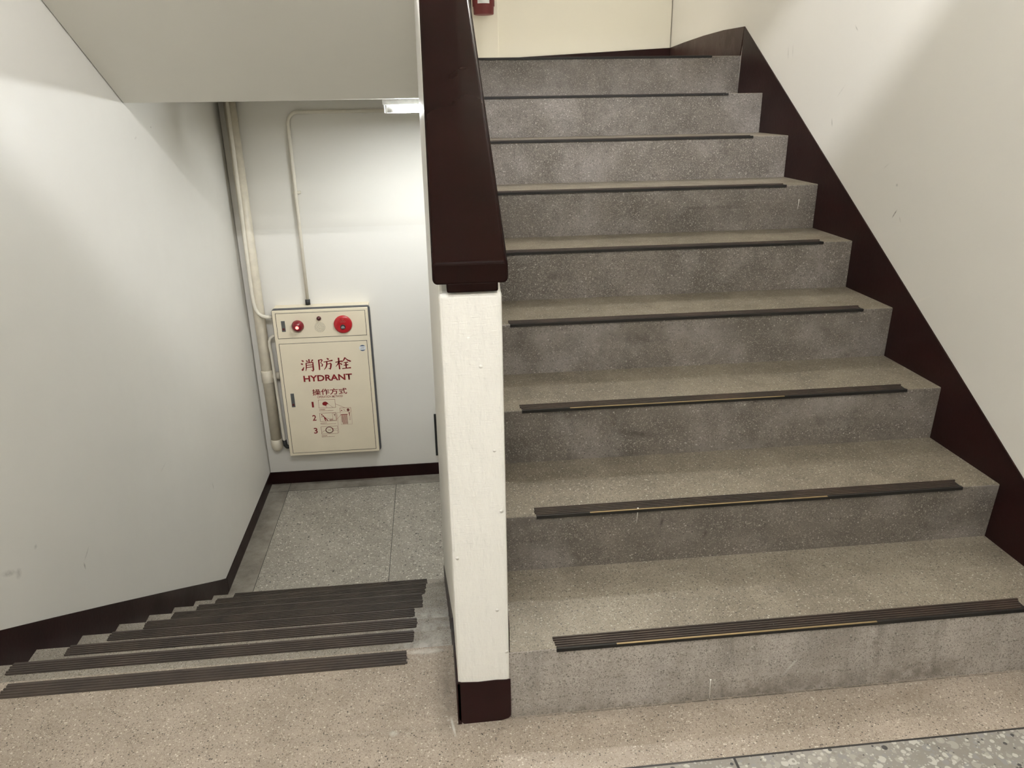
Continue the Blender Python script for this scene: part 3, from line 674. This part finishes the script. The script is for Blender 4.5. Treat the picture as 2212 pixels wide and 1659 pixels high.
fill(b, rect(-0.805, -0.792, -0.8335, -0.829)); fill(b, rect(-0.801, -0.796, -0.852, -0.829)); outline(b, [(-0.801, -0.852), (-0.803, -0.885), (-0.799, -0.890), (-0.794, -0.885), (-0.796, -0.850)], 0.0008, False)
outline(b, [(-0.893, -0.755), (-0.828, -0.789)], 0.0009, False); outline(b, [(-0.895, -0.878), (-0.882, -0.866), (-0.862, -0.845)], 0.0007, False)
outline(b, [(-0.8945, -0.985), (-0.888, -0.985), (-0.888, -0.826), (-0.864, -0.824)], 0.0007, False)
b.build('diagram', [m_print_l, m_print], door)

# ------------------------------------------------------------------ pipes on the lower landing
sp = thing('standpipe', (-1.365, YF - 0.05, -1.147), 'thick cream fire main pipe running down the corner left of the hydrant cabinet', 'pipe')
px, pyy = -1.366, YF - 0.050
b = MB(); b.tube([(px - 0.004, pyy, ZC), (px, pyy, 0.0), (px, pyy, -1.06)], 0.0385, 24); b.build('pipe', m_pipe, sp)
b = MB(); b.tube([(px, pyy, -0.498), (px, pyy, -0.503), (px, pyy, -0.587), (px, pyy, -0.592)], [0.040, 0.0435, 0.0435, 0.040], 24); b.build('coupling', m_pipe, sp)
b = MB(); b.tube([(px, pyy, -1.045), (px, pyy, -1.048), (px, pyy, -1.085), (px + 0.002, pyy, -1.108), (px + 0.004, pyy, -1.128), (px + 0.006, pyy, -1.143), (px + 0.007, pyy, -1.147)], [0.039, 0.0425, 0.0425, 0.041, 0.034, 0.019, 0.002], 24); b.build('end_cap', m_pipe, sp)
b = MB(); b.tube([(px, pyy, -0.545), (-1.2595, pyy, -0.545)], 0.023, 18); b.tube([(-1.305, pyy, -0.545), (-1.275, pyy, -0.545)], 0.028, 18); b.build('branch', m_pipe, sp)
def conduit(label, pts, r, loc, clips=(), black=None, extra=None):
    c = thing('conduit', loc, label, 'conduit', None)
    b = MB(); b.tube(pts, r, 12); b.build('tube', m_conduit, c)
    for p, q in clips:
        b = MB(); b.box(p, q); b.build('clip', m_conduit, c, 0.001)
    if black:
        for p in black: b = MB(); b.tube(p, r*1.5, 12); b.build('gland', m_black, c)
    return c
yc = YF - 0.105
conduit('thin cream conduit running down the front of the thick pipe and bending into the cabinet', [(-1.372, yc, ZC), (-1.374, yc, 0.9), (-1.380, yc, 0.4), (-1.383, yc, 0.10), (-1.381, yc, 0.02), (-1.373, yc, -0.03), (-1.358, yc, -0.06), (-1.335, yc, -0.080), (-1.305, yc, -0.089), (-1.269, yc, -0.091)], 0.0125, (-1.38, yc, -0.09))
conduit('short cream conduit looping down the left side of the hydrant cabinet', [(-1.2592, yc + 0.02, -0.232), (-1.283, yc + 0.02, -0.236), (-1.303, yc + 0.02, -0.25), (-1.314, yc + 0.02, -0.275), (-1.3155, yc + 0.02, -0.31), (-1.311, yc + 0.02, -0.36), (-1.301, yc + 0.02, -1.03), (-1.298, yc + 0.02, -1.07)], 0.0105, (-1.30, yc, -1.07), black=[[(-1.3005, yc + 0.02, -1.045), (-1.297, yc + 0.02, -1.085), (-1.285, yc + 0.02, -1.10), (-1.268, yc + 0.02, -1.10)]])
bend = [(-0.955 - 0.07*math.sin(a), YF - 0.018, 1.183 + 0.07*math.cos(a)) for a in [i*PI/2/8 for i in range(9)]]
conduit('slender cream conduit from the tube lamp along the ceiling and down to the cabinet top', [(-0.385, YF - 0.018, 1.253)] + bend + [(-1.025, YF - 0.018, 0.75), (-1.027, YF - 0.018, -0.012)], 0.0115, (-1.02, YF, -0.03),
        clips=[((-1.043, YF - 0.020, 0.735), (-0.992, YF, 0.752))], black=[[(-1.027, YF - 0.018, 0.003), (-1.027, YF - 0.022, -0.033)]])

# ------------------------------------------------------------------ fluorescent lamps
def batten(label, p0, p1, n, down, mtube, group=None, off=0.068):
    """surface batten between p0 and p1; n = unit vector out of the wall, down = towards the tube"""
    p0 = Vector(p0); p1 = Vector(p1); n = Vector(n); ax = (p1 - p0).normalized(); L = (p1 - p0).length
    dv = ax.cross(n); mid = (p0 + p1) / 2
    t = thing('tube_lamp', mid, label, 'lamp')
    def bx(a0, a1, n0, n1, w0, w1, name, mat, bev=0.003):
        bm = MB(); vs = []
        for a in (a0, a1):
            for k, w in ((n0, w0), (n1, w0), (n1, w1), (n0, w1)): vs.append(p0 + ax*a + n*k + dv*w)
        v = [bm.bm.verts.new(q) for q in vs]
        for q in ((0,1,2,3),(7,6,5,4),(0,4,5,1),(1,5,6,2),(2,6,7,3),(3,7,4,0)): bm.bm.faces.new([v[i] for i in q])
        return bm.build(name, mat, t, bev)
    bx(0, L, 0, min(0.035, off - 0.026), -0.03, 0.03, 'base', m_fix)
    for a in (0.012, L - 0.024): bx(a, a + 0.012, min(0.03, off - 0.03), off + 0.017, -0.014, 0.014, 'tube_holder', m_fix, 0.002)
    o = p0 + n*off
    for q0, q1 in ((0.024, 0.070), (L - 0.070, L - 0.024)): bm = MB(); bm.tube([o + ax*q0, o + ax*q1], 0.0145, 16); bm.build('tube_cap', m_fix, t)
    bm = MB(); bm.tube([o + ax*0.070, o + ax*(L - 0.070)], 0.014, 12); bm.build('tube', mtube, t)
    return t
low = batten('lit white tube lamp fixed under the lower landing ceiling before the far wall', (-0.355, 3.10, ZC), (0.265, 3.10, ZC), (0, 0, -1), 1, m_tube_l, off=0.056)
b = MB(); b.prism_yz([(3.132, ZC), (3.142, ZC), (3.152, 1.249), (3.147, 1.249)], -0.35, 0.26); b.build('added_baffle', m_fix, low)  # added plate that keeps the tube's light off the upper far wall
batten('lit tube lamp on the ceiling of the upper landing, out of view', (0.40, 3.1, ZH + 0.56*2.36), (1.30, 3.1, ZH + 0.56*2.36), (0, 0, -1), 1, m_tube_u)
batten('lit tube lamp on the ceiling of this landing, nearer the stairs', (-0.7, -1.25, ZH), (0.5, -1.25, ZH), (0, 0, -1), 1, m_tube_h)
batten('lit tube lamp on the ceiling of this landing, farther from the stairs', (-0.7, -2.75, ZH), (0.5, -2.75, ZH), (0, 0, -1), 1, m_tube_h)

cv = batten('added tube lamp out of view behind the landing beam, shaded to band the walls', (-1.2, -0.66, ZH), (1.2, -0.66, ZH), (0, 0, -1), 1, m_tube_c)  # added out of view to throw bright bands on both side walls
b = MB(); sy, sz = -0.66, ZH - 0.068
b.prism_yz([(sy + 0.255, sz - 0.236), (sy + 0.26, sz - 0.231), (sy - 0.05, sz - 0.08), (sy - 0.10, ZH), (sy - 0.105, ZH), (sy - 0.055, sz - 0.086)], -1.25, 1.25)
b.build('added_shade', m_fix, cv)  # added plate shaped to cut the lower edge of those bands

# ------------------------------------------------------------------ fire extinguisher on the upper landing
ex = thing('fire_extinguisher', (0.232, YU - 0.05, 1.735), 'red fire extinguisher hanging on the upper landing wall with a white label', 'fire extinguisher')
ey = YU - 0.05 - 0.070; exx = 0.229
b = MB(); b.lathe((exx, ey, 1.757), (0, 0, 1), [(0, 0.052), (0.002, 0.056), (0.040, 0.058), (0.042, 0.062), (0.30, 0.062), (0.34, 0.050), (0.36, 0.025), (0.375, 0.02)], 32); b.build('cylinder', m_ext, ex)
b = MB()
for i in range(10):
    a0 = -PI/2 - 0.62 + i*1.1/10; a1 = a0 + 1.1/10
    b.poly([(exx + 0.0626*math.cos(a0), ey + 0.0626*math.sin(a0), 1.809), (exx + 0.0626*math.cos(a1), ey + 0.0626*math.sin(a1), 1.809), (exx + 0.0626*math.cos(a1), ey + 0.0626*math.sin(a1), 1.95), (exx + 0.0626*math.cos(a0), ey + 0.0626*math.sin(a0), 1.95)])
b.build('paper_label', m_white, ex)
b = MB(); b.lathe((exx, ey, 2.13), (0, 0, 1), [(0, 0.02), (0.03, 0.02), (0.032, 0.012)], 16); b.build('valve', m_steel, ex)
b = MB(); b.box((exx - 0.012, ey - 0.10, 2.165), (exx + 0.012, ey + 0.03, 2.175)); b.box((exx - 0.012, ey - 0.09, 2.145), (exx + 0.012, ey, 2.153)); b.build('handle', m_black, ex)
b = MB(); b.tube([(exx, ey, 2.15), (exx - 0.05, ey - 0.01, 2.15), (exx - 0.078, ey, 2.10), (exx - 0.080, ey, 1.9), (exx - 0.079, ey, 1.765)], 0.010, 12); b.build('hose', m_black, ex)
b = MB(); b.box((exx - 0.02, ey + 0.055, 1.98), (exx + 0.02, YU - 0.05, 2.06)); b.build('bracket', m_steel, ex)

# dark object whose edge shows beside the parapet on the far wall
o = MB(); o.box((-0.184, YF - 0.010, -1.285), (0.16, YF, -0.935))
bx = thing('wall_box', (0.0, YF, -1.285), 'black flat box on the far wall, only its edge visible beside the parapet', 'box')
o.build('body', m_black, bx, 0.002)
b = MB(); b.box((-0.14, YF - 0.013, -1.265), (0.14, YF - 0.009, -0.955)); b.build('cover', m_gask, bx, 0.002)
